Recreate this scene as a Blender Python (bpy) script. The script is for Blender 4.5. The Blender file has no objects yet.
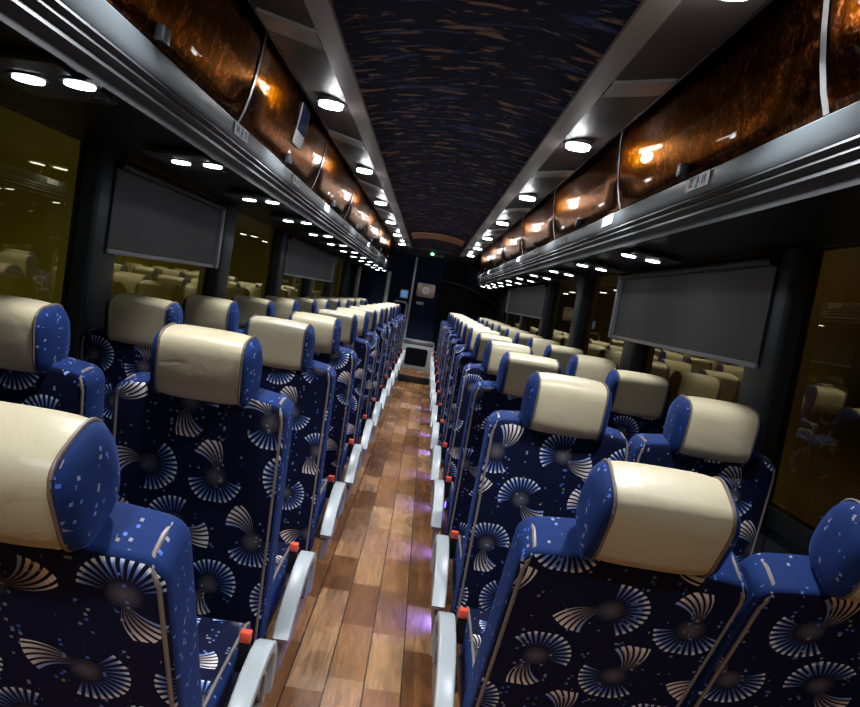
import bpy, bmesh, math, random
from mathutils import Vector, Matrix
random.seed(7)
S = bpy.context.scene
COL = S.collection
PI = math.pi
H = 1.35                      # eye height
CX = 0.03                     # eye stands a little right of the aisle's middle
Y0, Y1 = -1.6, 12.3           # ends of the coach
# ------------------------------------------------------------------ materials
def mat(name):
    m = bpy.data.materials.new(name); m.use_nodes = True
    nt = m.node_tree; b = nt.nodes['Principled BSDF']
    return m, nt, b
class G:
    """small helper to wire math nodes"""
    def __init__(s, nt): s.nt = nt; s.n = nt.nodes; s.l = nt.links
    def put(s, sock, v):
        if isinstance(v, (int, float)): sock.default_value = v
        elif isinstance(v, tuple): sock.default_value = v
        else: s.l.new(v, sock)
    def m(s, op, a, b=0.0, c=0.0, clamp=False):
        n = s.n.new('ShaderNodeMath'); n.operation = op; n.use_clamp = clamp
        s.put(n.inputs[0], a); s.put(n.inputs[1], b); s.put(n.inputs[2], c)
        return n.outputs[0]
    def xyz(s, v):
        n = s.n.new('ShaderNodeSeparateXYZ'); s.l.new(v, n.inputs[0]); return n.outputs
    def comb(s, x, y, z=0.0):
        n = s.n.new('ShaderNodeCombineXYZ')
        for i, v in enumerate((x, y, z)): s.put(n.inputs[i], v)
        return n.outputs[0]
    def wn(s, v):
        n = s.n.new('ShaderNodeTexWhiteNoise'); n.noise_dimensions = '3D'; s.l.new(v, n.inputs[0]); return n.outputs
    def noise(s, v, sc, det=3.0, dist=0.0):
        n = s.n.new('ShaderNodeTexNoise'); s.l.new(v, n.inputs['Vector']); n.inputs['Scale'].default_value = sc
        n.inputs['Detail'].default_value = det; n.inputs['Distortion'].default_value = dist; return n.outputs[0]
    def mix(s, f, a, b):
        n = s.n.new('ShaderNodeMix'); n.data_type = 'RGBA'; s.put(n.inputs[0], f)
        for sock, v in ((n.inputs[6], a), (n.inputs[7], b)):
            if isinstance(v, tuple): sock.default_value = (v + (1,))[:4]
            else: s.l.new(v, sock)
        return n.outputs[2]
    def ramp(s, f, stops):
        n = s.n.new('ShaderNodeValToRGB'); s.l.new(f, n.inputs[0]); e = n.color_ramp.elements
        while len(e) < len(stops): e.new(0.5)
        for q, (p, c) in zip(e, stops): q.position = p; q.color = (c + (1,))[:4]
        return n.outputs[0]
    def scale(s, v, k):
        n = s.n.new('ShaderNodeVectorMath'); n.operation = 'MULTIPLY'; s.l.new(v, n.inputs[0]); n.inputs[1].default_value = k
        return n.outputs[0]
    def obj(s): return s.n.new('ShaderNodeTexCoord').outputs['Object']
    def uv(s): return s.n.new('ShaderNodeTexCoord').outputs['UV']
    def bump(s, h, strength, dist=0.01):
        n = s.n.new('ShaderNodeBump'); n.inputs['Strength'].default_value = strength; n.inputs['Distance'].default_value = dist
        s.l.new(h, n.inputs['Height']); return n.outputs[0]

def plain(name, col, rough=0.5, metal=0.0, spec=0.5, noise=0.0, coat=0.0):
    m, nt, b = mat(name)
    b.inputs['Base Color'].default_value = (*col, 1); b.inputs['Roughness'].default_value = rough
    b.inputs['Metallic'].default_value = metal; b.inputs['Specular IOR Level'].default_value = spec
    b.inputs['Coat Weight'].default_value = coat
    if noise:
        g = G(nt); f = g.noise(g.obj(), 60, 4)
        c = g.mix(f, tuple(x * (1 - noise) for x in col), tuple(min(1, x * (1 + noise)) for x in col))
        nt.links.new(c, b.inputs['Base Color'])
        nt.links.new(g.bump(f, 0.1), b.inputs['Normal'])
    return m
def emit(name, col, st):
    m, nt, b = mat(name)
    b.inputs['Base Color'].default_value = (*col, 1)
    b.inputs['Emission Color'].default_value = (*col, 1); b.inputs['Emission Strength'].default_value = st
    return m

def fabric(name, base, motif=True, cell=0.205, fleck=1.0, sheen=0.6, sheen_col=(0.1, 0.2, 1.0), fleck_p=0.955):
    m, nt, b = mat(name); g = G(nt)
    uv = g.uv(); x, y, _ = g.xyz(uv)
    rnd = nt.nodes.new('ShaderNodeObjectInfo').outputs['Random']
    x = g.m('ADD', x, g.m('MULTIPLY', rnd, 3.7)); y = g.m('ADD', y, g.m('MULTIPLY', rnd, 7.9))
    col = g.mix(g.noise(g.comb(x, y), 9, 2), tuple(c * 0.75 for c in base), tuple(c * 1.25 for c in base))
    # little woven squares, gathered in upright bands
    k = 175.0
    fx, fy = g.m('FLOOR', g.m('MULTIPLY', x, k)), g.m('FLOOR', g.m('MULTIPLY', y, k))
    wn = g.wn(g.comb(fx, fy, 3.0))
    band = g.m('GREATER_THAN', g.m('SINE', g.m('MULTIPLY', x, 2 * PI / 0.062)), 0.1)
    patch = g.m('GREATER_THAN', g.noise(g.comb(x, y), 22, 1), 0.42)
    fl = g.m('MULTIPLY', g.m('MULTIPLY', g.m('GREATER_THAN', wn[0], fleck_p), band), patch)
    fc = g.ramp(g.xyz(wn[1])[1], [(0.0, (0.06, 0.14, 0.62)), (0.45, (0.12, 0.22, 0.7)), (0.6, (0.30, 0.30, 0.36)), (1.0, (0.34, 0.30, 0.28))])
    col = g.mix(g.m('MULTIPLY', fl, fleck * 0.9), col, fc)
    if motif:
        px = g.m('DIVIDE', x, cell); py = g.m('DIVIDE', y, cell * 0.82)
        row = g.m('FLOOR', py)
        px = g.m('ADD', px, g.m('MULTIPLY', g.m('FLOORED_MODULO', row, 2.0), 0.5))
        cx_ = g.m('FLOOR', px)
        w = g.wn(g.comb(cx_, row, 1.0)); wc = g.xyz(w[1])
        qx = g.m('MULTIPLY', g.m('SUBTRACT', g.m('SUBTRACT', px, cx_), 0.5), 1.0)
        qy = g.m('MULTIPLY', g.m('SUBTRACT', g.m('SUBTRACT', py, row), 0.5), 0.82)
        qx = g.m('ADD', qx, g.m('MULTIPLY', g.m('SUBTRACT', wc[0], 0.5), 0.12))
        rot = nt.nodes.new('ShaderNodeVectorRotate'); rot.rotation_type = 'Z_AXIS'
        nt.links.new(g.comb(qx, qy), rot.inputs['Vector']); nt.links.new(g.m('MULTIPLY', wc[1], 2 * PI), rot.inputs['Angle'])
        ax, ay, _ = g.xyz(rot.outputs[0])
        # wide shell: many thin rays
        ux = g.m('SUBTRACT', -0.07, ax)
        ra = g.m('SQRT', g.m('ADD', g.m('MULTIPLY', ux, ux), g.m('MULTIPLY', ay, ay)))
        ph = g.m('ARCTAN2', ay, ux)
        rim = g.m('SUBTRACT', 0.375, g.m('MULTIPLY', g.m('ABSOLUTE', ph), 0.02))
        inA = g.m('MULTIPLY', g.m('LESS_THAN', g.m('ABSOLUTE', ph), 1.4), g.m('MULTIPLY', g.m('LESS_THAN', ra, rim), g.m('GREATER_THAN', ra, 0.15)))
        stA = g.m('GREATER_THAN', g.m('SINE', g.m('MULTIPLY', ph, 2 * PI / 0.2)), g.m('SUBTRACT', 1.05, g.m('MULTIPLY', ra, 2.9)))
        fade = g.m('ADD', 0.35, g.m('MULTIPLY', g.m('SUBTRACT', ra, 0.15), 3.2), clamp=True)
        weave = g.m('ADD', 0.4, g.m('MULTIPLY', g.noise(g.comb(g.m('MULTIPLY', x, 3.0), y), 190, 2), 1.1), clamp=True)
        A = g.m('MULTIPLY', g.m('MULTIPLY', g.m('MULTIPLY', inA, stA), fade), weave)
        colA = g.ramp(ra, [(0.15, (0.08, 0.12, 0.30)), (0.24, (0.16, 0.28, 0.75)), (0.305, (0.30, 0.45, 0.90)), (0.335, (0.85, 0.90, 1.0))])
        core = g.m('MULTIPLY', g.m('SUBTRACT', 0.15, ra, clamp=True), g.m('MULTIPLY', g.noise(g.comb(x, y), 420, 1), 5.0), clamp=True)
        col = g.mix(core, col, (0.34, 0.31, 0.31))
        # narrow shell: a few broad bent strokes
        vx = g.m('ADD', ax, 0.0)
        rb = g.m('SQRT', g.m('ADD', g.m('MULTIPLY', vx, vx), g.m('MULTIPLY', ay, ay)))
        pb = g.m('SUBTRACT', g.m('ARCTAN2', ay, vx), g.m('MULTIPLY', rb, 1.4))
        inB = g.m('MULTIPLY', g.m('LESS_THAN', g.m('ABSOLUTE', pb), 0.52), g.m('MULTIPLY', g.m('LESS_THAN', rb, g.m('ADD', 0.42, g.m('MULTIPLY', pb, -0.12))), g.m('GREATER_THAN', rb, 0.05)))
        stB = g.m('GREATER_THAN', g.m('SINE', g.m('MULTIPLY', pb, 2 * PI / 0.19)), g.m('SUBTRACT', 0.55, g.m('MULTIPLY', rb, 2.2)))
        B = g.m('MULTIPLY', g.m('MULTIPLY', inB, stB), g.m('MULTIPLY', weave, g.m('ADD', 0.2, g.m('MULTIPLY', rb, 2.2), clamp=True)))
        colB = g.ramp(rb, [(0.1, (0.28, 0.25, 0.24)), (0.25, (0.50, 0.44, 0.42)), (0.40, (0.95, 0.87, 0.82))])
        colB = g.mix(g.m('GREATER_THAN', pb, 0.34), colB, (0.35, 0.48, 0.9))
        col = g.mix(A, col, colA); col = g.mix(B, col, colB)
    nt.links.new(col, b.inputs['Base Color'])
    b.inputs['Roughness'].default_value = 0.8; b.inputs['Specular IOR Level'].default_value = 0.2
    b.inputs['Sheen Weight'].default_value = sheen; b.inputs['Sheen Tint'].default_value = (*sheen_col, 1); b.inputs['Sheen Roughness'].default_value = 0.35
    nt.links.new(g.bump(g.noise(uv, 900, 2), 0.25, 0.002), b.inputs['Normal'])
    return m

def leather():
    m, nt, b = mat('beige_leather'); g = G(nt); o = g.obj()
    rnd = nt.nodes.new('ShaderNodeObjectInfo').outputs['Random']
    x, y, z = g.xyz(o); o2 = g.comb(g.m('ADD', x, g.m('MULTIPLY', rnd, 9)), y, z)
    n = g.noise(o2, 6, 3)
    nt.links.new(g.mix(n, (0.46, 0.40, 0.255), (0.60, 0.53, 0.36)), b.inputs['Base Color'])
    b.inputs['Roughness'].default_value = 0.42
    wr = g.noise(o2, 14, 3, 1.2)
    fine = g.noise(o2, 400, 2)
    nt.links.new(g.bump(g.m('ADD', wr, g.m('MULTIPLY', fine, 0.04)), 0.22, 0.009), b.inputs['Normal'])
    return m

def floor_mat():
    m, nt, b = mat('wood_plank_floor'); g = G(nt); o = g.obj(); x, y, z = g.xyz(o)
    W = 0.13
    cx_ = g.m('DIVIDE', g.m('SUBTRACT', x, 0.024), W); c = g.m('FLOOR', cx_)
    L = 0.40
    yy = g.m('ADD', g.m('DIVIDE', y, L), g.m('MULTIPLY', g.wn(g.comb(c, 5.0))[0], 3.0)); r = g.m('FLOOR', yy)
    w = g.wn(g.comb(c, r, 2.0)); t = w[0]
    grain = g.noise(g.comb(g.m('MULTIPLY', x, 26), g.m('ADD', g.m('MULTIPLY', y, 3.0), g.m('MULTIPLY', t, 40)), t), 1.6, 6, 1.5)
    col = g.ramp(t, [(0.0, (0.17, 0.065, 0.018)), (0.35, (0.29, 0.125, 0.042)), (0.7, (0.42, 0.21, 0.083)), (1.0, (0.55, 0.31, 0.14))])
    col = g.mix(g.m('MULTIPLY', g.m('SUBTRACT', grain, 0.35, clamp=True), 1.6, clamp=True), col, (0.09, 0.035, 0.012))
    fx = g.m('ABSOLUTE', g.m('SUBTRACT', g.m('FRACT', cx_), 0.5)); fy = g.m('ABSOLUTE', g.m('SUBTRACT', g.m('FRACT', yy), 0.5))
    line = g.m('GREATER_THAN', fx, 0.482); line2 = g.m('GREATER_THAN', fy, 0.497)
    col = g.mix(g.m('MAXIMUM', line, g.m('MULTIPLY', line2, 0.5)), col, (0.03, 0.018, 0.012))
    nt.links.new(col, b.inputs['Base Color'])
    nt.links.new(g.m('ADD', 0.20, g.m('MULTIPLY', grain, 0.16)), b.inputs['Roughness'])
    nt.links.new(g.bump(g.m('ADD', grain, g.m('MULTIPLY', line, -1.5)), 0.15, 0.004), b.inputs['Normal'])
    return m

def burl_mat():
    m, nt, b = mat('burl_wood_lacquer'); g = G(nt); o = g.obj()
    n = g.noise(o, 9, 8, 2.5); n2 = g.noise(o, 70, 5, 1.0)
    f = g.m('MULTIPLY', n, n2)
    nt.links.new(g.ramp(f, [(0.14, (0.012, 0.0035, 0.0015)), (0.27, (0.085, 0.024, 0.008)), (0.46, (0.60, 0.19, 0.055))]), b.inputs['Base Color'])
    b.inputs['Metallic'].default_value = 1.0; b.inputs['Roughness'].default_value = 0.30
    b.inputs['Specular Tint'].default_value = (0.88, 0.57, 0.41, 1); b.inputs['Coat Weight'].default_value = 0.25; b.inputs['Coat Roughness'].default_value = 0.02
    nt.links.new(g.bump(g.noise(g.comb(*g.xyz(o)[:2], 0.0), 3.0, 1), 0.1, 0.05), b.inputs['Coat Normal'])
    return m

def ceiling_fabric():
    m, nt, b = mat('flecked_navy_headliner'); g = G(nt); o = g.obj(); x, y, z = g.xyz(o)
    base = g.mix(g.noise(o, 5, 3), (0.016, 0.022, 0.050), (0.03, 0.042, 0.10))
    for sx, sy, off, c, th in ((7, 20, 0.0, (0.62, 0.38, 0.26), 0.60), (5, 17, 7.0, (0.10, 0.15, 0.42), 0.59), (10, 30, 3.3, (0.48, 0.32, 0.27), 0.63)):
        v = g.comb(g.m('ADD', g.m('MULTIPLY', x, sx), off), g.m('ADD', g.m('MULTIPLY', y, sy), g.m('MULTIPLY', x, 5.0)))
        f = g.m('MULTIPLY', g.m('SUBTRACT', g.noise(v, 1.0, 2, 0.6), th, clamp=True), 14.0, clamp=True)
        base = g.mix(f, base, c)
    nt.links.new(base, b.inputs['Base Color']); b.inputs['Roughness'].default_value = 0.75
    b.inputs['Specular IOR Level'].default_value = 0.25
    return m

def glass_mat():
    m, nt, b = mat('tinted_window_glass'); nt.nodes.remove(b); g = G(nt)
    lw = nt.nodes.new('ShaderNodeLayerWeight'); lw.inputs[0].default_value = 0.5
    fac = g.m('ADD', 0.05, g.m('MULTIPLY', g.m('POWER', lw.outputs['Facing'], 3.0), 0.6))
    t = nt.nodes.new('ShaderNodeBsdfTransparent'); t.inputs[0].default_value = (0.42, 0.40, 0.26, 1)
    gl = nt.nodes.new('ShaderNodeBsdfGlossy'); gl.inputs['Roughness'].default_value = 0.0; gl.inputs['Color'].default_value = (0.9, 0.85, 0.6, 1)
    mx = nt.nodes.new('ShaderNodeMixShader')
    nt.links.new(fac, mx.inputs[0]); nt.links.new(t.outputs[0], mx.inputs[1]); nt.links.new(gl.outputs[0], mx.inputs[2])
    nt.links.new(mx.outputs[0], nt.nodes['Material Output'].inputs[0])
    return m

M = dict(
    motif=fabric('navy_shell_fabric', (0.0014, 0.0038, 0.027), sheen=0.05, sheen_col=(0.05, 0.12, 0.9)),
    blue=fabric('blue_velvet_sheen_side', (0.006, 0.024, 0.115), motif=False, sheen=0.12, sheen_col=(0.15, 0.3, 1.0), fleck=1.0, fleck_p=0.93),  # base colour brighter than the shell fabric, standing in for grazing velvet sheen
    leather=leather(), floor=floor_mat(), burl=burl_mat(), headliner=ceiling_fabric(), glass=glass_mat(),
    pipe=plain('taupe_piping', (0.24, 0.20, 0.18), 0.45),
    stitch=plain('brown_seam_cord', (0.16, 0.12, 0.09), 0.5),
    arm=plain('pale_grey_plastic', (0.42, 0.46, 0.48), 0.35),
    armside=plain('brown_grey_side_panel', (0.16, 0.13, 0.115), 0.3),
    armin=plain('dark_grey_plastic', (0.035, 0.036, 0.04), 0.4),
    black=plain('black_plastic', (0.008, 0.008, 0.009), 0.45),
    red=plain('red_button', (0.85, 0.10, 0.05), 0.4),
    frame=plain('black_seat_frame', (0.02, 0.02, 0.022), 0.4, 0.5),
    alu=plain('brushed_aluminium', (0.55, 0.58, 0.60), 0.28, 0.9),
    band=plain('silver_rack_trim', (0.062, 0.072, 0.078), 0.42, 0.45),
    gun=plain('gunmetal_moulding', (0.011, 0.012, 0.014), 0.5, 0.2),
    under=plain('charcoal_rack_underside', (0.020, 0.024, 0.030), 0.35, 0.0),
    panel=plain('charcoal_service_panel', (0.035, 0.038, 0.042), 0.4),
    seam=plain('light_grey_seam_strip', (0.50, 0.50, 0.49), 0.3, 0.6),
    strip=plain('bronze_grey_ceiling_trim', (0.22, 0.19, 0.17), 0.5, 0.0, noise=0.25),
    cove=plain('taupe_light_cove', (0.14, 0.12, 0.11), 0.45, 0.1),
    cross=plain('grey_cross_piece', (0.30, 0.30, 0.29), 0.35, 0.3),
    wall=plain('dark_grey_wall_trim', (0.030, 0.034, 0.042), 0.5, noise=0.15),
    navyw=fabric('navy_bulkhead_fabric', (0.006, 0.010, 0.032), motif=False, sheen=0.2, fleck=0.25),
    pillar=plain('dark_window_pillar', (0.028, 0.033, 0.040), 0.45),
    shade=plain('grey_shade_cloth', (0.15, 0.145, 0.15), 0.7, noise=0.08),
    shaderail=plain('silver_shade_edge', (0.55, 0.55, 0.60), 0.4, 0.1),
    steel=plain('grey_console_plastic', (0.42, 0.45, 0.46), 0.35, 0.2),
    post=plain('cream_grey_post', (0.34, 0.34, 0.30), 0.4),
    bronze=plain('bronze_speaker_plate', (0.42, 0.33, 0.27), 0.35, 0.6),
    white=plain('white_sticker', (0.75, 0.76, 0.76), 0.5),
    notice=plain('dark_blue_print', (0.03, 0.06, 0.16), 0.15, coat=.5),
    ink=plain('black_print', (0.01, 0.01, 0.01), 0.6),
    inkb=plain('blue_print', (0.03, 0.13, 0.55), 0.6),
    inkg=plain('green_print', (0.03, 0.42, 0.22), 0.6),
    hatch=plain('copper_ceiling_panel', (0.75, 0.34, 0.17), 0.3, 0.3, noise=0.3),
    void=plain('black_recess', (0.003, 0.003, 0.004), 0.6, spec=0.1),
    lamp=emit('white_lamp_lens', (0.93, 0.97, 1.0), 26.0),
    read=emit('reading_lamp_lens', (0.86, 0.95, 1.0), 9.0),
    green=emit('green_exit_lamp', (0.25, 1.0, 0.45), 4.0),
    placard=emit('blue_notice_glow', (0.10, 0.32, 0.75), 0.55),  # a printed wall notice; its glow is added through emission
    ledblue=emit('blue_led_lens', (0.12, 0.10, 1.0), 6.0),
)
# ------------------------------------------------------------------ mesh helpers
def uvbox(me):
    uvl = me.uv_layers.new(name='uv')
    for p in me.polygons:
        n = p.normal; a = max(range(3), key=lambda i: abs(n[i]) * (1.3 if i == 1 else 1))
        for li in p.loop_indices:
            c = me.vertices[me.loops[li].vertex_index].co
            uvl.data[li].uv = (c.x, c.z) if a == 1 else ((c.y, c.z) if a == 0 else (c.x, c.y))
def link(name, bm, mats, parent=None, smooth=True, loc=None, angle=40):
    bmesh.ops.recalc_face_normals(bm, faces=bm.faces)
    me = bpy.data.meshes.new(name); bm.to_mesh(me); bm.free()
    for m in (mats if isinstance(mats, list) else [mats]): me.materials.append(m)
    uvbox(me)
    if smooth:
        me.shade_smooth()
        try: me.set_sharp_from_angle(angle=math.radians(angle))
        except Exception: pass
    o = bpy.data.objects.new(name, me); COL.objects.link(o)
    if parent: o.parent = parent
    if loc: o.location = loc
    return o
def empty(name, loc, label, cat, group=None, rz=0):
    o = bpy.data.objects.new(name, None); COL.objects.link(o); o.location = loc; o.rotation_euler.z = rz
    o.empty_display_size = 0.1
    tag(o, label, cat, group); return o
def tag(o, label, cat, group=None):
    o['label'] = label; o['category'] = cat
    if group: o['group'] = group
    return o
def struct(o): o['kind'] = 'structure'; return o
def box(bm, x0, x1, y0, y1, z0, z1, bev=0, seg=2, mi=0):
    r = bmesh.ops.create_cube(bm, size=1)
    vs = r['verts']
    for v in vs: v.co = Vector((x0 + (v.co.x + .5) * (x1 - x0), y0 + (v.co.y + .5) * (y1 - y0), z0 + (v.co.z + .5) * (z1 - z0)))
    fs = set(f for v in vs for f in v.link_faces)
    for f in fs: f.material_index = mi
    if bev:
        es = list(set(e for v in vs for e in v.link_edges))
        bmesh.ops.bevel(bm, geom=es, offset=bev, segments=seg, profile=.5, affect='EDGES')
    return bm
def prism(bm, pts, a, b, axis='y', bev=0, seg=2, mi=0):
    """extrude a closed outline; pts are (p,q): axis y -> (x,z), axis x -> (y,z), axis z -> (x,y)"""
    def P(p, q, t): return {'y': (p, t, q), 'x': (t, p, q), 'z': (p, q, t)}[axis]
    A = [bm.verts.new(P(p, q, a)) for p, q in pts]; B = [bm.verts.new(P(p, q, b)) for p, q in pts]
    n = len(pts); fs = [bm.faces.new(A), bm.faces.new(B[::-1])]
    for i in range(n): fs.append(bm.faces.new((A[i], A[(i + 1) % n], B[(i + 1) % n], B[i])))
    for f in fs: f.material_index = mi
    bmesh.ops.recalc_face_normals(bm, faces=fs)
    if bev:
        es = list(set(list(fs[0].edges) + list(fs[1].edges)))
        bmesh.ops.bevel(bm, geom=es, offset=bev, segments=seg, profile=.5, affect='EDGES')
    return bm
def tube(bm, path, r, n=8, closed=False, mi=0):
    path = [Vector(p) for p in path]; rings = []
    N = len(path)
    up = Vector((0.13, 0.37, 0.92)).normalized()
    for i, p in enumerate(path):
        a = path[(i - 1) % N] if (closed or i > 0) else p; b = path[(i + 1) % N] if (closed or i < N - 1) else p
        d = (b - a).normalized(); s = d.cross(up)
        if s.length < 1e-3: s = d.cross(Vector((1, 0, 0)))
        s.normalize(); t = d.cross(s)
        rings.append([bm.verts.new(p + r * (math.cos(2 * PI * k / n) * s + math.sin(2 * PI * k / n) * t)) for k in range(n)])
    for i in range(N if closed else N - 1):
        A, B = rings[i], rings[(i + 1) % N]
        for k in range(n):
            f = bm.faces.new((A[k], A[(k + 1) % n], B[(k + 1) % n], B[k])); f.material_index = mi
    if not closed:
        bm.faces.new(rings[0][::-1]); bm.faces.new(rings[-1])
    return bm
def disc(bm, c, r, t, n=20, mi=0, axis='z', rx=None):
    """short cylinder"""
    pts = [(math.cos(2 * PI * k / n) * (rx or r), math.sin(2 * PI * k / n) * r) for k in range(n)]
    if axis == 'z': return prism(bm, [(c[0] + p, c[1] + q) for p, q in pts], c[2] - t / 2, c[2] + t / 2, 'z', mi=mi)
    if axis == 'y': return prism(bm, [(c[0] + p, c[2] + q) for p, q in pts], c[1] - t / 2, c[1] + t / 2, 'y', mi=mi)
    return prism(bm, [(c[1] + p, c[2] + q) for p, q in pts], c[0] - t / 2, c[0] + t / 2, 'x', mi=mi)
def sheet(bm, prof, y0, y1, th=0.006, n=1, mi=0):
    """an open (x,z) profile given a thickness, run along y"""
    V = []
    for j in range(n + 1):
        y = y0 + (y1 - y0) * j / n
        V.append([bm.verts.new((p, y, q)) for p, q in prof])
    fs = []
    for j in range(n):
        for i in range(len(prof) - 1):
            fs.append(bm.faces.new((V[j][i], V[j][i + 1], V[j + 1][i + 1], V[j + 1][i])))
    for f in fs: f.material_index = mi
    r = bmesh.ops.solidify(bm, geom=fs, thickness=th)
    return bm
def B(): return bmesh.new()
def rrect(cx, cy, w, h, r, n=5):
    out = []
    for (sx, sy, a0) in ((1, 1, 0), (-1, 1, 90), (-1, -1, 180), (1, -1, 270)):
        for k in range(n + 1):
            a = math.radians(a0 + 90 * k / n)
            out.append((cx + sx * (w / 2 - r) + r * math.cos(a), cy + sy * (h / 2 - r) + r * math.sin(a)))
    return out

# ------------------------------------------------------------------ seat
W2 = 0.2275        # half width of a backrest
def back_outline(low=0.0):
    pts = [(-W2, -0.14), (-W2, 0.595)]
    for k in range(1, 6):
        a = math.radians(180 - 78 * k / 5); pts.append((-W2 + 0.045 + 0.045 * math.cos(a), 0.595 + 0.045 * math.sin(a)))
    pts += [(-0.125, 0.648), (-0.06, 0.652)]
    pts = [(x, z - low * (z > .5)) for x, z in pts]
    right = [(-x, z) for x, z in reversed(pts)]
    return pts + right
def recline(bm, ang, lean=0.0):
    R = Matrix.Rotation(ang, 4, 'X')
    T = Matrix.Translation((0, BY, BZ)) @ R
    bmesh.ops.transform(bm, matrix=T, verts=bm.verts)
BY, BZ = 0.115, 0.385      # foot of the backrest
def headrest_shell(x0, x1, n=24, bulge=0.010, m=8):
    """pillow: rounded (y,z) section run across x"""
    bm = B(); rings = []
    cy, cz, ry, rz = 0.038, 0.706, 0.078, 0.092
    for j in range(m + 1):
        t = j / m; x = x0 + (x1 - x0) * t; s = 1 - 0.06 * (2 * t - 1) ** 4
        ring = []
        for k in range(n):
            a = 2 * PI * k / n; c, s_ = math.cos(a), math.sin(a); e = 0.62
            yy = cy + ry * s * math.copysign(abs(c) ** e, c) - 0.012 * (s_ > 0) * s_
            zz = cz + rz * s * math.copysign(abs(s_) ** e, s_)
            ring.append(bm.verts.new((x, yy, zz)))
        rings.append(ring)
    for j in range(m):
        for k in range(n): bm.faces.new((rings[j][k], rings[j][(k + 1) % n], rings[j + 1][(k + 1) % n], rings[j + 1][k]))
    bm.faces.new(rings[0][::-1]); bm.faces.new(rings[-1])
    return bm
def headrest_side(sgn, n=24):
    bm = B(); rings = []
    cy, cz, ry, rz = 0.038, 0.706, 0.078, 0.092
    for j, (dx, s) in enumerate(((0.0, 0.955), (0.008, 0.96), (0.017, 0.88), (0.024, 0.66), (0.027, 0.35))):
        ring = []
        for k in range(n):
            a = 2 * PI * k / n; c, s_ = math.cos(a), math.sin(a); e = 0.66
            ring.append(bm.verts.new((sgn * (0.104 + dx), cy + ry * s * math.copysign(abs(c) ** e, c) - 0.012 * (s_ > 0) * s_, cz - 0.012 * dx / .033 + rz * s * math.copysign(abs(s_) ** e, s_))))
        rings.append(ring)
    for j in range(len(rings) - 1):
        for k in range(n): bm.faces.new((rings[j][k], rings[j][(k + 1) % n], rings[j + 1][(k + 1) % n], rings[j + 1][k]))
    bm.faces.new(rings[0][::-1]); bm.faces.new(rings[-1])
    return bm
def headrest_cord(sgn, n=32):
    cy, cz, ry, rz = 0.038, 0.706, 0.078, 0.092; p = []
    for k in range(n):
        a = 2 * PI * k / n; c, s_ = math.cos(a), math.sin(a); e = 0.62
        p.append((sgn * 0.1045, cy + ry * .955 * math.copysign(abs(c) ** e, c) - 0.012 * (s_ > 0) * s_, cz + rz * .955 * math.copysign(abs(s_) ** e, s_)))
    return tube(B(), p, 0.0035, 6, closed=True)
def piping_path(sgn):
    x = sgn * (W2 - 0.014)
    p = [(x, 0.001, -0.12 + 0.71 * k / 6) for k in range(7)]
    p += [(x - sgn * .004, 0.000, 0.612), (x - sgn * .010, 0.008, 0.626), (x - sgn * 0.014, 0.024, 0.635), (x - sgn * 0.014, 0.060, 0.636), (x - sgn * .012, .086, .630), (x - sgn * .005, .104, .610)]
    p += [(x, 0.1085, 0.595 - 0.45 * k / 5) for k in range(1, 6)]
    return p
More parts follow.
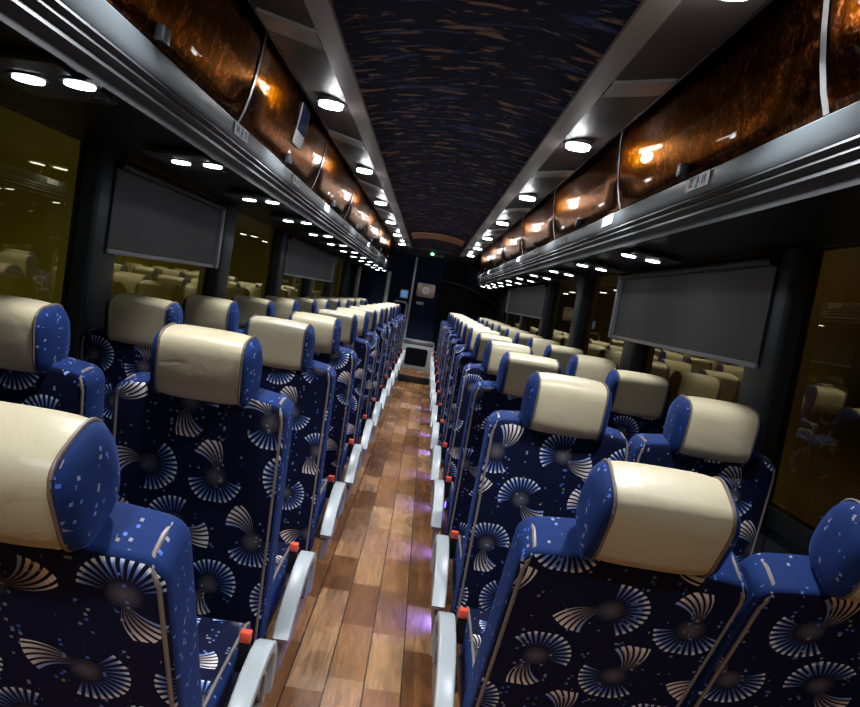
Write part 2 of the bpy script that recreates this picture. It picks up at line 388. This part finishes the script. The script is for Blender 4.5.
def make_seat(name, label, cat, group, ang, aisle_sign, low=0.0):
    """aisle_sign: +1 armrest on +x side, -1 on -x, 0 none"""
    t = empty(name, (0, 0, 0), label, cat, group)
    # backrest: shell fabric on its rear and front, sheen-bright blue on its edges
    bm = B(); prism(bm, back_outline(low), 0.0, 0.108, 'y', bev=0.018, seg=4)
    for f in bm.faces:
        f.normal_update(); f.material_index = 0 if abs(f.normal.y) > 0.8 else 1
    recline(bm, ang); bk = link('backrest', bm, [M['motif'], M['blue']], t, angle=60)
    for s in (-1, 1):
        bm = tube(B(), [(a, b, c - low * (c > .5)) for a, b, c in piping_path(s)], 0.0042, 6); recline(bm, ang); link('piping', bm, M['pipe'], bk)
    # headrest
    bm = headrest_shell(-0.106, 0.106); recline(bm, ang); hr = link('headrest', bm, M['leather'], t, angle=50)
    for s in (-1, 1):
        bm = headrest_side(s); recline(bm, ang); o = link('side_cap', bm, M['blue'], hr); o['label'] = 'blue fabric end of the headrest'
        bm = headrest_cord(s); recline(bm, ang); link('seam_cord', bm, M['stitch'], hr)
    # cushion
    bm = B(); prism(bm, [(0.20, 0.30), (0.62, 0.33), (0.655, 0.36), (0.655, 0.41), (0.62, 0.435), (0.35, 0.425), (0.235, 0.41), (0.20, 0.385)], -0.218, 0.218, 'x', bev=0.022, seg=3)
    for f in bm.faces:
        f.normal_update(); f.material_index = 1 if abs(f.normal.x) > 0.6 else 0
    cu = link('seat_cushion', bm, [M['motif'], M['blue']], t, angle=60)
    for s in (-1, 1):
        p = [(s * 0.204, y, z + .0) for y, z in ((0.27, 0.418), (0.36, 0.428), (0.50, 0.434), (0.61, 0.437), (0.645, 0.425), (0.659, 0.40), (0.655, 0.35))]
        link('piping', tube(B(), p, 0.004, 6), M['pipe'], cu)
    # underframe and legs
    bm = B(); box(bm, -0.215, 0.215, 0.16, 0.60, 0.262, 0.295, 0.006); box(bm, -0.2, 0.2, 0.155, 0.185, 0.27, 0.42, 0.004)
    link('seat_frame', bm, M['frame'], t)
    for yy in (0.24, 0.52):
        bm = B(); prism(bm, [(-0.055, 0.0), (0.055, 0.0), (0.045, 0.012), (0.022, 0.03), (0.022, 0.24), (0.05, 0.262), (-0.05, 0.262), (-0.022, 0.24), (-0.022, 0.03), (-0.045, 0.012)], yy - 0.018, yy + 0.018, 'y')
        link('leg', bm, M['frame'], t)
    if aisle_sign:
        s = aisle_sign
        # arched pale armrest cap over a recessed side panel
        top = [(0.135, 0.345), (0.175, 0.385), (0.225, 0.420), (0.285, 0.447), (0.35, 0.467), (0.42, 0.477), (0.475, 0.474), (0.52, 0.455), (0.55, 0.420), (0.56, 0.37), (0.56, 0.31)]
        def inward(p, d):
            out = []
            for i, (a, b) in enumerate(p):
                q0 = p[max(0, i - 1)]; q1 = p[min(len(p) - 1, i + 1)]
                tx, tz = q1[0] - q0[0], q1[1] - q0[1]; L = math.hypot(tx, tz)
                out.append((a + tz / L * d, b - tx / L * d))
            return out
        low = inward(top, 0.030)
        bm = B(); xa, xb = sorted((s * (W2 + 0.028), s * (W2 + 0.076)))
        prism(bm, top + low[::-1], xa, xb, 'x', bev=0.006, seg=3); ar = link('armrest', bm, M['arm'], t, angle=50)
        bm = B(); xa, xb = sorted((s * (W2 + 0.034), s * (W2 + 0.060)))
        lo2 = inward(top, 0.10)
        prism(bm, inward(top, 0.028) + [(0.50, 0.30), (0.44, 0.36), (0.36, 0.385), (0.29, 0.36), (0.235, 0.31), (0.20, 0.27), (0.155, 0.30)], xa, xb, 'x', bev=0.004)
        link('armrest_web', bm, M['armside'], ar)
        bm = B(); prism(bm, [(0.13, 0.24), (0.56, 0.24), (0.56, 0.31), (0.15, 0.31)], xa, xb, 'x', bev=0.01)
        link('side_shroud', bm, M['armside'], t)
        bm = B()
        rr = [(s * (W2 + 0.063), y, z) for y, z in ((0.20, 0.31), (0.235, 0.36), (0.30, 0.405), (0.37, 0.425), (0.44, 0.42), (0.49, 0.38), (0.50, 0.31))]
        tube(bm, rr, 0.006, 8); link('grab_rail', bm, M['arm'], ar)
        # belt buckle standing up beside the cushion
        xx = s * (W2 + 0.008)
        bm = B(); prism(bm, rrect(xx, 0, 0.028, 0.018, 0.004), 0.40, 0.475, 'z', bev=0.0); R = Matrix.Translation((0, 0.46, 0)) 
        bmesh.ops.transform(bm, matrix=R, verts=bm.verts); bu = link('belt_buckle', bm, M['black'], t)
        bm = B(); box(bm, xx - 0.013, xx + 0.013, 0.448, 0.472, 0.474, 0.500, 0.003); o = link('release_button', bm, M['red'], bu); o['label'] = 'red release button'
    return t
def copy_tree(o, parent=None):
    c = o.copy(); COL.objects.link(c)
    if parent: c.parent = parent
    for ch in list(o.children): copy_tree(ch, c)
    return c
ORD = ['nearest', 'second', 'third', 'fourth', 'fifth', 'sixth', 'seventh', 'eighth', 'ninth', 'tenth', 'eleventh', 'twelfth', 'thirteenth']
rowsL = [1.15, 1.75] + [0.99 + 0.81 * k for k in range(2, 13)]
rowsR = [1.46] + [1.31 + 0.81 * k for k in range(1, 13)]
A9, A15 = math.radians(8), math.radians(29)
XA, XW = 0.506, 0.972
protos = {}
def seat_at(side, pos, k, y):
    tilt = 'tilted' if k == 0 else 'upright'
    key = (side if pos == 'aisle' else 0, pos, tilt)
    n = len(rowsL) - 1
    col = 'left' if side < 0 else 'right'
    where = f'{ORD[k]} from the camera' if k else 'nearest to the camera'
    if k == n: where = 'farthest from the camera'
    if pos == 'aisle': lab = f'navy patterned aisle seat with cream headrest, {col} of the aisle, {where}'
    else: lab = f'navy seat beside the {col} windows with shaded cream headrest, {where}'
    grp = f'{pos} seats on the {col} side'
    if key in protos: t = copy_tree(protos[key])
    else:
        t = make_seat('coach_seat', lab, 'seat', grp, A15 if k == 0 else A9, (-side if pos == 'aisle' else 0), 0.04 if k == 0 else 0.0)
        protos[key] = t
    tag(t, lab, 'seat', grp)
    t.location = (side * (XA if pos == 'aisle' else (XW if side > 0 else 1.022)), y, 0)
for side, rows in ((-1, rowsL), (1, rowsR)):
    for k, y in enumerate(rows):
        for pos in ('aisle', 'window'): seat_at(side, pos, k, y)

# ------------------------------------------------------------------ shell
XWR, XWL = 1.235, 1.29      # the window walls, right and left of the middle
XWALL = 1.29
bm = B(); box(bm, -XWALL - .05, XWALL + .05, Y0, Y1 + .05, -0.05, 0.0); struct(link('floor', bm, M['floor'], smooth=False))
bm = B(); box(bm, -.24, .24, 10.93, Y1, 0.0, 0.10); o = link('floor_platform', bm, M['floor'], smooth=False); struct(o)
bm = B(); box(bm, -0.245, 0.245, 10.88, 10.93, 0.0, 0.105, 0.004); struct(link('trim_1', bm, M['gun']))
bm = B(); box(bm, -0.32, 0.30, 9.83, 9.86, 0.0, 0.004); struct(link('trim_2', bm, M['gun']))
ZC = H + 0.745
# ceiling: arched headliner between the light coves
def arch(x0, x1, z0, rise, n=14): return [(x0 + (x1 - x0) * i / n, z0 + rise * (1 - (2 * i / n - 1) ** 2)) for i in range(n + 1)]
bm = B(); sheet(bm, arch(-0.40, 0.40, ZC + 0.008, 0.045), Y0, 11.3, 0.01, 1); struct(link('ceiling', bm, M['headliner']))
bm = B(); box(bm, -XWALL - .05, XWALL + .05, Y0, Y1, ZC + 0.13, ZC + 0.16); struct(link('ceiling_roof', bm, M['void'], smooth=False))
for i, s in enumerate((-1, 1)):
    nm = 'left' if s < 0 else 'right'
    bm = B(); sheet(bm, [(s * 0.66, ZC + 0.045), (s * 0.455, ZC + 0.004)], Y0, 11.5, 0.008); struct(link('ceiling_cove_' + nm, bm, M['cove']))
    bm = B(); prism(bm, [(s * .385, ZC - .004), (s * .455, ZC - .008), (s * .462, ZC + .004), (s * .462, ZC + .03), (s * .385, ZC + .03)], Y0, 11.5, 'y'); struct(link(f'trim_{3 + i}', bm, M['strip'], smooth=False))
# cross pieces between the ceiling lights
for s in (-1, 1):
    k = 0; y = 3.06 - 2 * 1.55 + 0.78
    while y < 11.2:
        bm = B()
        xs = [s * .462, s * .655]; z0 = ZC - 0.004; z1 = ZC + .034
        A_ = [(xs[0], z0), (xs[1], z1), (xs[1], z1 + .012), (xs[0], z0 + .012)]
        prism(bm, A_, y - 0.075, y + 0.075, 'y')
        o = link('ceiling_bracket', bm, M['cross'], smooth=False)
        tag(o, f'grey cross bracket in the {"left" if s < 0 else "right"} light cove, {["first", "second", "third", "fourth", "fifth", "sixth", "seventh", "eighth", "ninth", "tenth"][k]} from the camera end', 'bracket', 'brackets between ceiling lights')
        y += 1.55; k += 1
# ceiling lights
lampY = [3.06 + 1.55 * k for k in range(-2, 6)]
for s in (-1, 1):
    for k, y in enumerate(lampY):
        t = empty('ceiling_light', (s * 0.535, y, ZC + 0.008), f'round white downlight in the {"left" if s < 0 else "right"} ceiling cove, {ORD[k]} from the camera end' if k else f'round white downlight above and behind the camera in the {"left" if s < 0 else "right"} cove', 'light', f'{"left" if s < 0 else "right"} row of ceiling downlights')
        bm = B(); disc(bm, (0, 0, 0.0), 0.060, 0.016, 28); link('bezel', bm, M['alu'], t)
        bm = B(); disc(bm, (0, 0, -0.013), 0.050, 0.014, 28); link('lens', bm, M['lamp'], t)
        L = bpy.data.lights.new('downlight', 'SPOT'); L.energy = 62; L.spot_size = math.radians(112); L.spot_blend = 0.5; L.shadow_soft_size = 0.04; L.color = (0.93, 0.96, 1.0)
        lo = bpy.data.objects.new('downlight_beam', L); COL.objects.link(lo); lo.location = (s * 0.558, y, ZC - 0.035); lo.rotation_euler = (0, s * math.radians(2), 0)

        L = bpy.data.lights.new('downlight_spill', 'POINT'); L.energy = 1.5; L.shadow_soft_size = 0.03; L.color = (0.95, 0.96, 1.0)
        lo = bpy.data.objects.new('downlight_spill', L); COL.objects.link(lo); lo.location = (s * 0.548, y, ZC - 0.045)
# luggage racks
def P(X, dZ): return (X, H + dZ)
door_prof = [P(.742, .492), P(.727, .535), P(.714, .59), P(.704, .65), P(.697, .71), P(.692, .77), P(.690, .815)]
def mir(pr, s): return [(s * x, z) for x, z in pr]
SEAMS = {-1: [2.48 + 1.5 * k for k in range(-3, 7)], 1: [2.96 + 1.52 * k for k in range(-3, 6)]}
RY0, RY1 = Y0 + .02, 11.7
for s in (-1, 1):
    nm = 'left' if s < 0 else 'right'
    t = empty('luggage_rack', (0, 0, 0), f'overhead luggage bin row with dark burl wood doors along the {nm} side', 'luggage rack', 'overhead luggage racks')
    bm = B(); sheet(bm, mir([P(.752, .338), P(.80, .345), P(1.00, .337), P(1.12, .348), P(1.31 if s < 0 else 1.213, .362)], s), RY0, RY1, 0.008); link('underside', bm, M['under'], t)
    bm = B(); prism(bm, mir([P(.742, .492), P(.733, .484), P(.731, .44), P(.738, .424), P(.76, .424), P(.76, .492)], s), RY0, RY1, 'y'); b_ = link('front_band', bm, M['band'], t, angle=30)
    pts = [P(.738, .422), P(.730, .412), P(.740, .402), P(.733, .392), P(.745, .380), P(.738, .366), P(.752, .350), P(.750, .331), P(.757, .331), P(.760, .422)]
    bm = B(); prism(bm, mir(pts, s), RY0, RY1, 'y'); link('ribbed_moulding', bm, M['gun'], t, angle=25)
    bm = B(); tube(bm, [(s * .690, RY0, H + .822), (s * .690, RY1, H + .822)], .009, 8); link('top_rail', bm, M['gun'], t)
    ce = [RY0] + [y for y in SEAMS[s] if RY0 < y < RY1] + [RY1]
    for a, b in zip(ce[:-1], ce[1:]):
        bm = B(); sheet(bm, mir(door_prof, s), a + 0.008, b - 0.008, 0.008, 6); d = link('bin_door', bm, M['burl'], t, angle=80)
        bm = B(); prof = mir([(x - .004, z) for x, z in door_prof], s)
        sheet(bm, prof, b - 0.012, b + 0.010, 0.010); link('edge_strip', bm, M['seam'], d)
        if b - a > 1:
            bm = B(); m_ = (a + b) / 2; x0, x1 = sorted((s * .708, s * .732)); box(bm, x0, x1, m_ - .022, m_ + .022, H + .495, H + .535, .004); link('latch', bm, M['gun'], d)
    # rack end cap
    bm = B(); prism(bm, mir(door_prof + [P(1.21, .815), P(1.21, .362), P(.76, .33)], s), RY1, RY1 + .02, 'y'); link('end_cap', bm, M['under'], t)

# service panels with reading lights
def service_panel(s, y, label, grp):
    t = empty('service_panel', (s * (.80 if s < 0 else .85), y, H + .323), label, 'reading light panel', grp)
    rot = Matrix.Rotation(s * math.radians(3), 4, 'Y')
    def fin(name, bm, m, par): bmesh.ops.transform(bm, matrix=rot, verts=bm.verts); return link(name, bm, m, par)
    bm = B(); prism(bm, rrect(s * .075, 0, .20, .30, .02), .0, .014, 'z', bev=.003); fin('panel_plate', bm, M['panel'], t)
    for dx in (-.02, .087):
        bm = B(); disc(bm, (s * dx, -.03, -.001), .038, .006, 20, rx=.042); f = fin('reading_light', bm, M['gun'], t)
        bm = B(); disc(bm, (s * dx, -.03, -.006), .032, .005, 20, rx=.030); fin('lens', bm, M['read'], f)
    bm = B(); disc(bm, (s * -.005, .09, -.003), .018, .008, 16); fin('air_vent', bm, M['black'], t)
    return t
for s, yy in ((-1, [2.43 + .90 * k for k in range(-1, 11)]), (1, [1.25] + [3.07 + .91 * k for k in range(0, 10)])):
    nm = 'left' if s < 0 else 'right'; proto = None
    for k, y in enumerate(yy):
        lab = f'dark panel with two lit reading lights under the {nm} rack, {ORD[k]} from the camera end' 
        if proto is None: proto = service_panel(s, y, lab, f'reading light panels under the {nm} rack')
        else:
            c = copy_tree(proto); c.location.y = y; c['label'] = lab

# seat number stickers on the bands
def text(body, size, m, parent, loc, rot):
    c = bpy.data.curves.new('lettering', 'FONT'); c.body = body; c.size = size; c.align_x = 'CENTER'; c.align_y = 'CENTER'; c.extrude = 0.0004; c.materials.append(m)
    o0 = bpy.data.objects.new('lettering_curve', c); me = bpy.data.meshes.new_from_object(o0); bpy.data.objects.remove(o0)
    o = bpy.data.objects.new('lettering', me); COL.objects.link(o); o.parent = parent; o.location = loc; o.rotation_euler = rot
    return o
def sticker(s, y, nums, lab):
    t = empty('number_sticker', (s * .7305, y, H + .462), lab, 'sticker', f'seat number stickers on the {"left" if s < 0 else "right"} rack')
    bm = B(); x0, x1 = sorted((0, -s * .002)); box(bm, x0, x1, -.085, .085, -.021, .021); link('backing', bm, M['white'], t, smooth=False)
    rz = PI / 2 if s < 0 else -PI / 2
    rot = (PI / 2, 0, rz); xx = -s * .0026
    d = 1 if s < 0 else -1       # reading direction along y
    text(nums[0], .036, M['ink'], t, (xx, -d * .05, 0), rot); text(nums[1], .036, M['ink'], t, (xx, d * .05, 0), rot)
    bm = B(); x0, x1 = sorted((xx - .0004, xx + .0004)); prism(bm, [(d * -.015, -.017), (d * .009, -.017), (d * .002, .004)], x0, x1, 'x'); link('green_mark', bm, M['inkg'], t, smooth=False)
    bm = B(); x0, x1 = sorted((xx - .0010, xx + .0010)); prism(bm, [(d * .0, -.004), (d * .014, -.004), (d * .006, .018)], x0, x1, 'x'); link('blue_mark', bm, M['inkb'], t, smooth=False)
k = 0
for i, y in enumerate([2.50 + 1.02 * j for j in range(0, 9)]):
    n = 13 + 4 * i
    sticker(-1, y, (str(n + 1) if n < 100 else '', str(n)), f'white seat number sticker reading {n + 1} and {n} on the left rack edge')
for i, y in enumerate([2.08 + 1.03 * j for j in range(0, 10)]):
    n = 11 + 4 * i
    sticker(1, y, (str(n + 1), str(n)), f'white seat number sticker reading {n + 1} and {n} on the right rack edge')
# poster stuck on a left bin door
t = bm = B(); sheet(bm, [(-(x - .006), z) for x, z in door_prof[2:6]], 3.20, 3.40, .002); o = link('door_notice', bm, M['white']); tag(o, 'small pale notice stuck on a burl door of the left luggage rack', 'notice')
bm = B(); sheet(bm, [(-(x - .0085), z) for x, z in door_prof[3:6]], 3.215, 3.385, .001); q = link('picture_patch', bm, M['notice'], o)

# side walls, windows, pillars, shades
WZ0, WZ1 = 0.86, H + .362
PIL = [3.95 + 1.56 * k for k in range(-3, 5)]
pw = .11
for s in (-1, 1):
    XWALL = XWL if s < 0 else XWR; PIL = [4.37 + 1.62 * k for k in range(-3, 5)] if s < 0 else [3.97 + 1.56 * k for k in range(-3, 5)]
    nm = 'left' if s < 0 else 'right'; x0, x1 = sorted((s * XWALL, s * (XWALL + .05)))
    bm = B(); box(bm, x0, x1, Y0, Y1, 0, WZ0); box(bm, x0, x1, Y0, Y1, WZ1, ZC + .13); struct(link('wall_' + nm, bm, M['wall'], smooth=False))
    a0, a1 = sorted((s * (XWALL - .025), s * XWALL)); bm = B(); box(bm, a0, a1, Y0, 10.8, WZ0 - .05, WZ0, .004); struct(link('trim_sill_' + nm, bm, M['gun']))
    a0, a1 = sorted((s * (XWALL - .022), s * XWALL)); bm = B(); box(bm, a0, a1, Y0, 10.8, 0, .16, .004); struct(link('baseboard_' + nm, bm, M['wall']))
    ys = [Y0] + PIL + [11.2]
    for i, y in enumerate(PIL):
        a0, a1 = sorted((s * (XWALL - .045), s * (XWALL + .05)))
        bm = B(); box(bm, a0, a1, y - pw, y + pw, WZ0, WZ1 + .02, .018, 3)
        o = link('trim_pillar', bm, M['pillar']); struct(o)
    for i in range(len(ys) - 1):
        a = ys[i] + (pw if i else 0); b = ys[i + 1] - (pw if i < len(ys) - 2 else 0)
        a0, a1 = sorted((s * (XWALL + .018), s * (XWALL + .024)))
        bm = B(); box(bm, a0, a1, a, b, WZ0, WZ1); o = link(f'window_{i + 1 + (0 if s < 0 else 20)}', bm, M['glass'], smooth=False); struct(o)
    if True:
        bm = B(); box(bm, x0, x1, 11.2, Y1, WZ0, WZ1); struct(link('wall_end_' + nm, bm, M['wall'], smooth=False))
def shade(s, a, b, drop, lab):
    X = (XWL if s < 0 else XWR) - .05
    t = empty('roller_shade', (s * X, (a + b) / 2, WZ1 - .045), lab, 'window shade', 'half-lowered window shades')
    h = (b - a) / 2
    bm = B(); x0, x1 = sorted((0, -s * .004)); box(bm, x0, x1, -h, h, -drop, 0); link('cloth', bm, M['shade'], t, smooth=False)
    bm = B(); tube(bm, [(-s * .012, -h, .0), (-s * .012, h, .0)], .02, 12); link('roller', bm, M['gun'], t)
    bm = B(); x0, x1 = sorted((s * .004, -s * .010)); box(bm, x0, x1, -h, h, -drop - .014, -drop + .004, .003); link('bottom_bar', bm, M['shaderail'], t)
    bm = B(); x0, x1 = sorted((s * .002, -s * .026)); box(bm, x0, x1, h, h + .045, -drop - .014, .01, .006); link('end_strip', bm, M['shaderail'], t)
shade(-1, 2.75, 4.08, .335, 'grey window shade pulled part way down, nearest on the left side')
shade(-1, 6.05, 8.9, .31, 'grey-brown window shade pulled part way down, farther along the left side')
shade(1, 2.40, 4.28, .36, 'large grey window shade pulled part way down, nearest on the right side')
shade(1, 7.05, 10.2, .33, 'grey window shade pulled part way down, farther along the right side')

XWALL = 1.29
# rear wall behind the camera
bm = B(); box(bm, -XWALL - .05, XWALL + .05, Y0 - .05, Y0, 0, ZC + .13); struct(link('wall_rear', bm, M['navyw'], smooth=False))
# front bulkhead
bm = B(); box(bm, -XWALL - .05, -.31, Y1, Y1 + .05, 0.1, ZC + .13); box(bm, -.31, XWALL + .05, Y1 + .04, Y1 + .05, 0.1, ZC + .13); box(bm, -.31, XWALL + .05, Y1, Y1 + .04, H + .68, ZC + .13); struct(link('wall_front', bm, M['navyw'], smooth=False))
bm = B(); box(bm, -.26, .21, Y1 - .02, Y1 + .03, .60, H + .68, .006); d = link('door_1', bm, M['navyw']); struct(d)
bm = B(); box(bm, -.305, -.265, Y1 - .05, Y1 + .02, .1, H + .70, .006); struct(link('trim_5', bm, M['steel']))
# header over the bulkhead
bm = B(); prism(bm, [(11.55, ZC + .12), (11.55, ZC + .02), (11.7, ZC - .03), (12.0, ZC - .07), (12.29, ZC - .08), (12.29, ZC + .12)], -.68, .68, 'x'); struct(link('ceiling_header', bm, M['wall'], angle=30))
# dark recess and windscreen surround right of the door
bm = B(); box(bm, .23, .62, Y1 - .02, Y1 + .03, H + .36, H + .66, .02, 3); o = link('screen_recess', bm, M['void']); tag(o, 'black square recess high on the bulkhead right of the navy door', 'recess')
bm = B(); tube(bm, [(.22, Y1 - .05, H + .335), (.45, Y1 - .05, H + .325), (.72, Y1 - .06, H + .27), (.95, Y1 - .06, H + .2), (1.22, Y1 - .06, H + .06)], .028, 10); o = link('curved_rail', bm, M['gun']); tag(o, 'dark curved rail running across the front bulkhead right of the door', 'rail')
bm = B(); box(bm, .23, 1.2, Y1 - .015, Y1 + .03, .3, H + .28, .01); o = link('black_panel', bm, M['void']); tag(o, 'large black panel on the bulkhead right of the navy door', 'panel')
# speaker plate, latch plate, notice
t = empty('speaker_plate', (-.045, Y1 - .019, H + .12), 'bronze rounded rectangular plate with round speaker high on the navy door', 'speaker')
bm = B(); prism(bm, rrect(0, 0, .32, .24, .035), -.014, 0, 'y', bev=.004); link('plate', bm, M['bronze'], t)
bm = B(); disc(bm, (0, -.018, 0), .062, .014, 28, axis='y'); r = link('ring', bm, M['alu'], t)
bm = B(); disc(bm, (0, -.027, 0), .03, .01, 20, axis='y'); link('cone', bm, M['steel'], r)
bm = B(); prism(bm, rrect(-.115, H - .115, .13, .05, .02), Y1 - .034, Y1 - .019, 'y', bev=.003); o = link('latch_plate', bm, M['steel']); tag(o, 'small pale latch plate on the navy door below the speaker', 'latch')
t = empty('notice_placard', (-.41, Y1 + .001, H + .0), 'small blue screen with pale border left of the bulkhead post', 'placard')
bm = B(); box(bm, -.07, .07, -.02, 0, -.075, .075, .006); link('bezel', bm, M['white'], t)
bm = B(); box(bm, -.052, .052, -.024, -.018, -.055, .055); link('blue_face', bm, M['placard'], t, smooth=False)  # face of the notice, with added glow
bm = B(); prism(bm, rrect(-.02, 0, .05, .012, .004), -.026, -.023, 'y'); link('white_line', bm, M['white'], t)
# white rail beside the screen
bm = B(); tube(bm, [(-.56, Y1 - .12, .1), (-.56, Y1 - .12, H - .17), (-.53, Y1 - .12, H - .14), (-.36, Y1 - .12, H - .14), (-.33, Y1 - .12, H - .17), (-.33, Y1 - .12, .1)], .02, 10); o = link('hand_rail', bm, M['steel']); tag(o, 'pale grey hooped hand rail below the small blue screen', 'hand rail')
# console in the aisle's end
t = empty('console', (-.02, 12.0, .10), 'pale grey low console with a dark window at the far end of the aisle', 'console')
bm = B(); o_ = rrect(0, .25, .56, .50, .05); i_ = rrect(-.01, .215, .38, .30, .04)
prism(bm, o_, .0, .26, 'y', bev=.01); link('housing', bm, M['steel'], t)
bm = B(); prism(bm, i_, -.006, .002, 'y'); link('dark_window', bm, M['void'], t)
bm = B(); box(bm, -.26, .26, -.02, .0, .44, .50, .006); link('top_lip', bm, M['alu'], t)
# exit light
t = empty('exit_light', (-.02, 11.62, ZC - .02), 'small dark ceiling box with a green exit lamp at the front header', 'exit light')
bm = B(); box(bm, -.10, .16, -.03, .0, -.05, .03, .006); link('housing', bm, M['black'], t)
bm = B(); disc(bm, (-.03, -.034, -.008), .022, .008, 16, axis='y', rx=.03); link('lamp', bm, M['green'], t)
# copper ceiling panel
bm = B(); prism(bm, arch(-.33, .33, ZC - .004, .040) + arch(-.33, .33, ZC + .006, .040)[::-1], 8.65, 9.4, 'y'); o = link('ceiling_panel', bm, M['hatch']); tag(o, 'curved copper-brown panel set across the far end of the ceiling', 'ceiling panel')
# posts far left and partition
for x, y, r, lab in ((-.69, 11.8, .036, 'pale grey upright post at the end of the left rack'), (-1.18, 11.55, .045, 'pale grey upright post beside the far left window')):
    bm = B(); tube(bm, [(x, y, 0), (x, y, H + .33)], r, 14); o = link('upright_post', bm, M['post']); tag(o, lab, 'post')
bm = B(); box(bm, -1.20, -.74, 11.84, 11.88, 0, H + .31, .008); o = link('partition', bm, M['navyw']); tag(o, 'navy fabric partition between the two pale posts on the left', 'partition')
# blue floor lights under right seats
for k in range(9):
    y = 2.05 + .81 * k
    t = empty('floor_light', (.355, y, .045), f'small blue aisle floor light under the right aisle seats, {ORD[k]} from the camera', 'light', 'blue floor lights')
    bm = B(); box(bm, .0, .03, -.035, .035, -.045, .02, .004); link('housing', bm, M['black'], t)
    bm = B(); box(bm, -.004, .0, -.025, .025, -.02, .01); link('lens', bm, M['ledblue'], t, smooth=False)
    L = bpy.data.lights.new('blue_glow', 'SPOT'); L.energy = 22; L.color = (.07, .09, 1); L.spot_size = math.radians(110); L.spot_blend = 1; L.shadow_soft_size = .02
    lo = bpy.data.objects.new('blue_glow', L); COL.objects.link(lo); lo.location = (.345, y, .06); lo.rotation_euler = (0, math.radians(72), 0)
# real lamp beams of the near reading lights are left to their lenses
# the ceiling and the racks hang a touch to the right of the aisle's middle
for o in list(bpy.data.objects):
    if o.parent is None and o.name.split('.')[0] in ('luggage_rack', 'service_panel', 'number_sticker', 'door_notice', 'ceiling', 'ceiling_cove_left', 'ceiling_cove_right', 'trim_3', 'trim_4', 'ceiling_bracket', 'ceiling_light', 'downlight_beam', 'downlight_spill', 'ceiling_header', 'exit_light', 'ceiling_panel'):
        o.location.x += 0.02
# ------------------------------------------------------------------ world
w = bpy.data.worlds.new('night'); S.world = w; w.use_nodes = True
bg = w.node_tree.nodes['Background']; g = G(w.node_tree); xx = g.xyz(w.node_tree.nodes.new('ShaderNodeTexCoord').outputs['Generated'])
w.node_tree.links.new(g.mix(g.m('GREATER_THAN', xx[0], 0.0), (0.55, 0.48, 0.07), (0.42, 0.25, 0.08)), bg.inputs[0])
w.node_tree.links.new(g.m('MULTIPLY', g.m('ADD', g.m('MULTIPLY', g.noise(w.node_tree.nodes['Texture Coordinate'].outputs['Generated'], 4, 2), 1.6), -0.45, clamp=True), 0.55), bg.inputs[1])
# ------------------------------------------------------------------ camera
f = 700.0
cy_ = Vector(((429 - 430) / f, -(298 - 353.5) / f, -1)).normalized()
th = math.radians(9.3)
up = Vector((math.sin(th), math.cos(th), 0)); cz_ = (up - up.dot(cy_) * cy_).normalized(); cx_ = cy_.cross(cz_)
Wc = Matrix((cx_, cy_, cz_))        # rows: world axes in camera space -> camera-to-world
cam = bpy.data.cameras.new('camera'); co = bpy.data.objects.new('camera', cam); COL.objects.link(co)
co.matrix_world = Matrix.Translation((CX, 0, H)) @ Wc.to_4x4()
cam.sensor_fit = 'HORIZONTAL'; cam.sensor_width = 36; cam.lens = 36 * f / 860; cam.clip_start = .02
S.camera = co
vs = S.view_settings; vs.view_transform = 'Standard'; vs.look = 'None'; vs.gamma = 1; vs.use_curve_mapping = False; vs.exposure = 0.0
S.cycles.use_denoising = True
S.cycles.max_bounces = 6; S.cycles.sample_clamp_indirect = 4
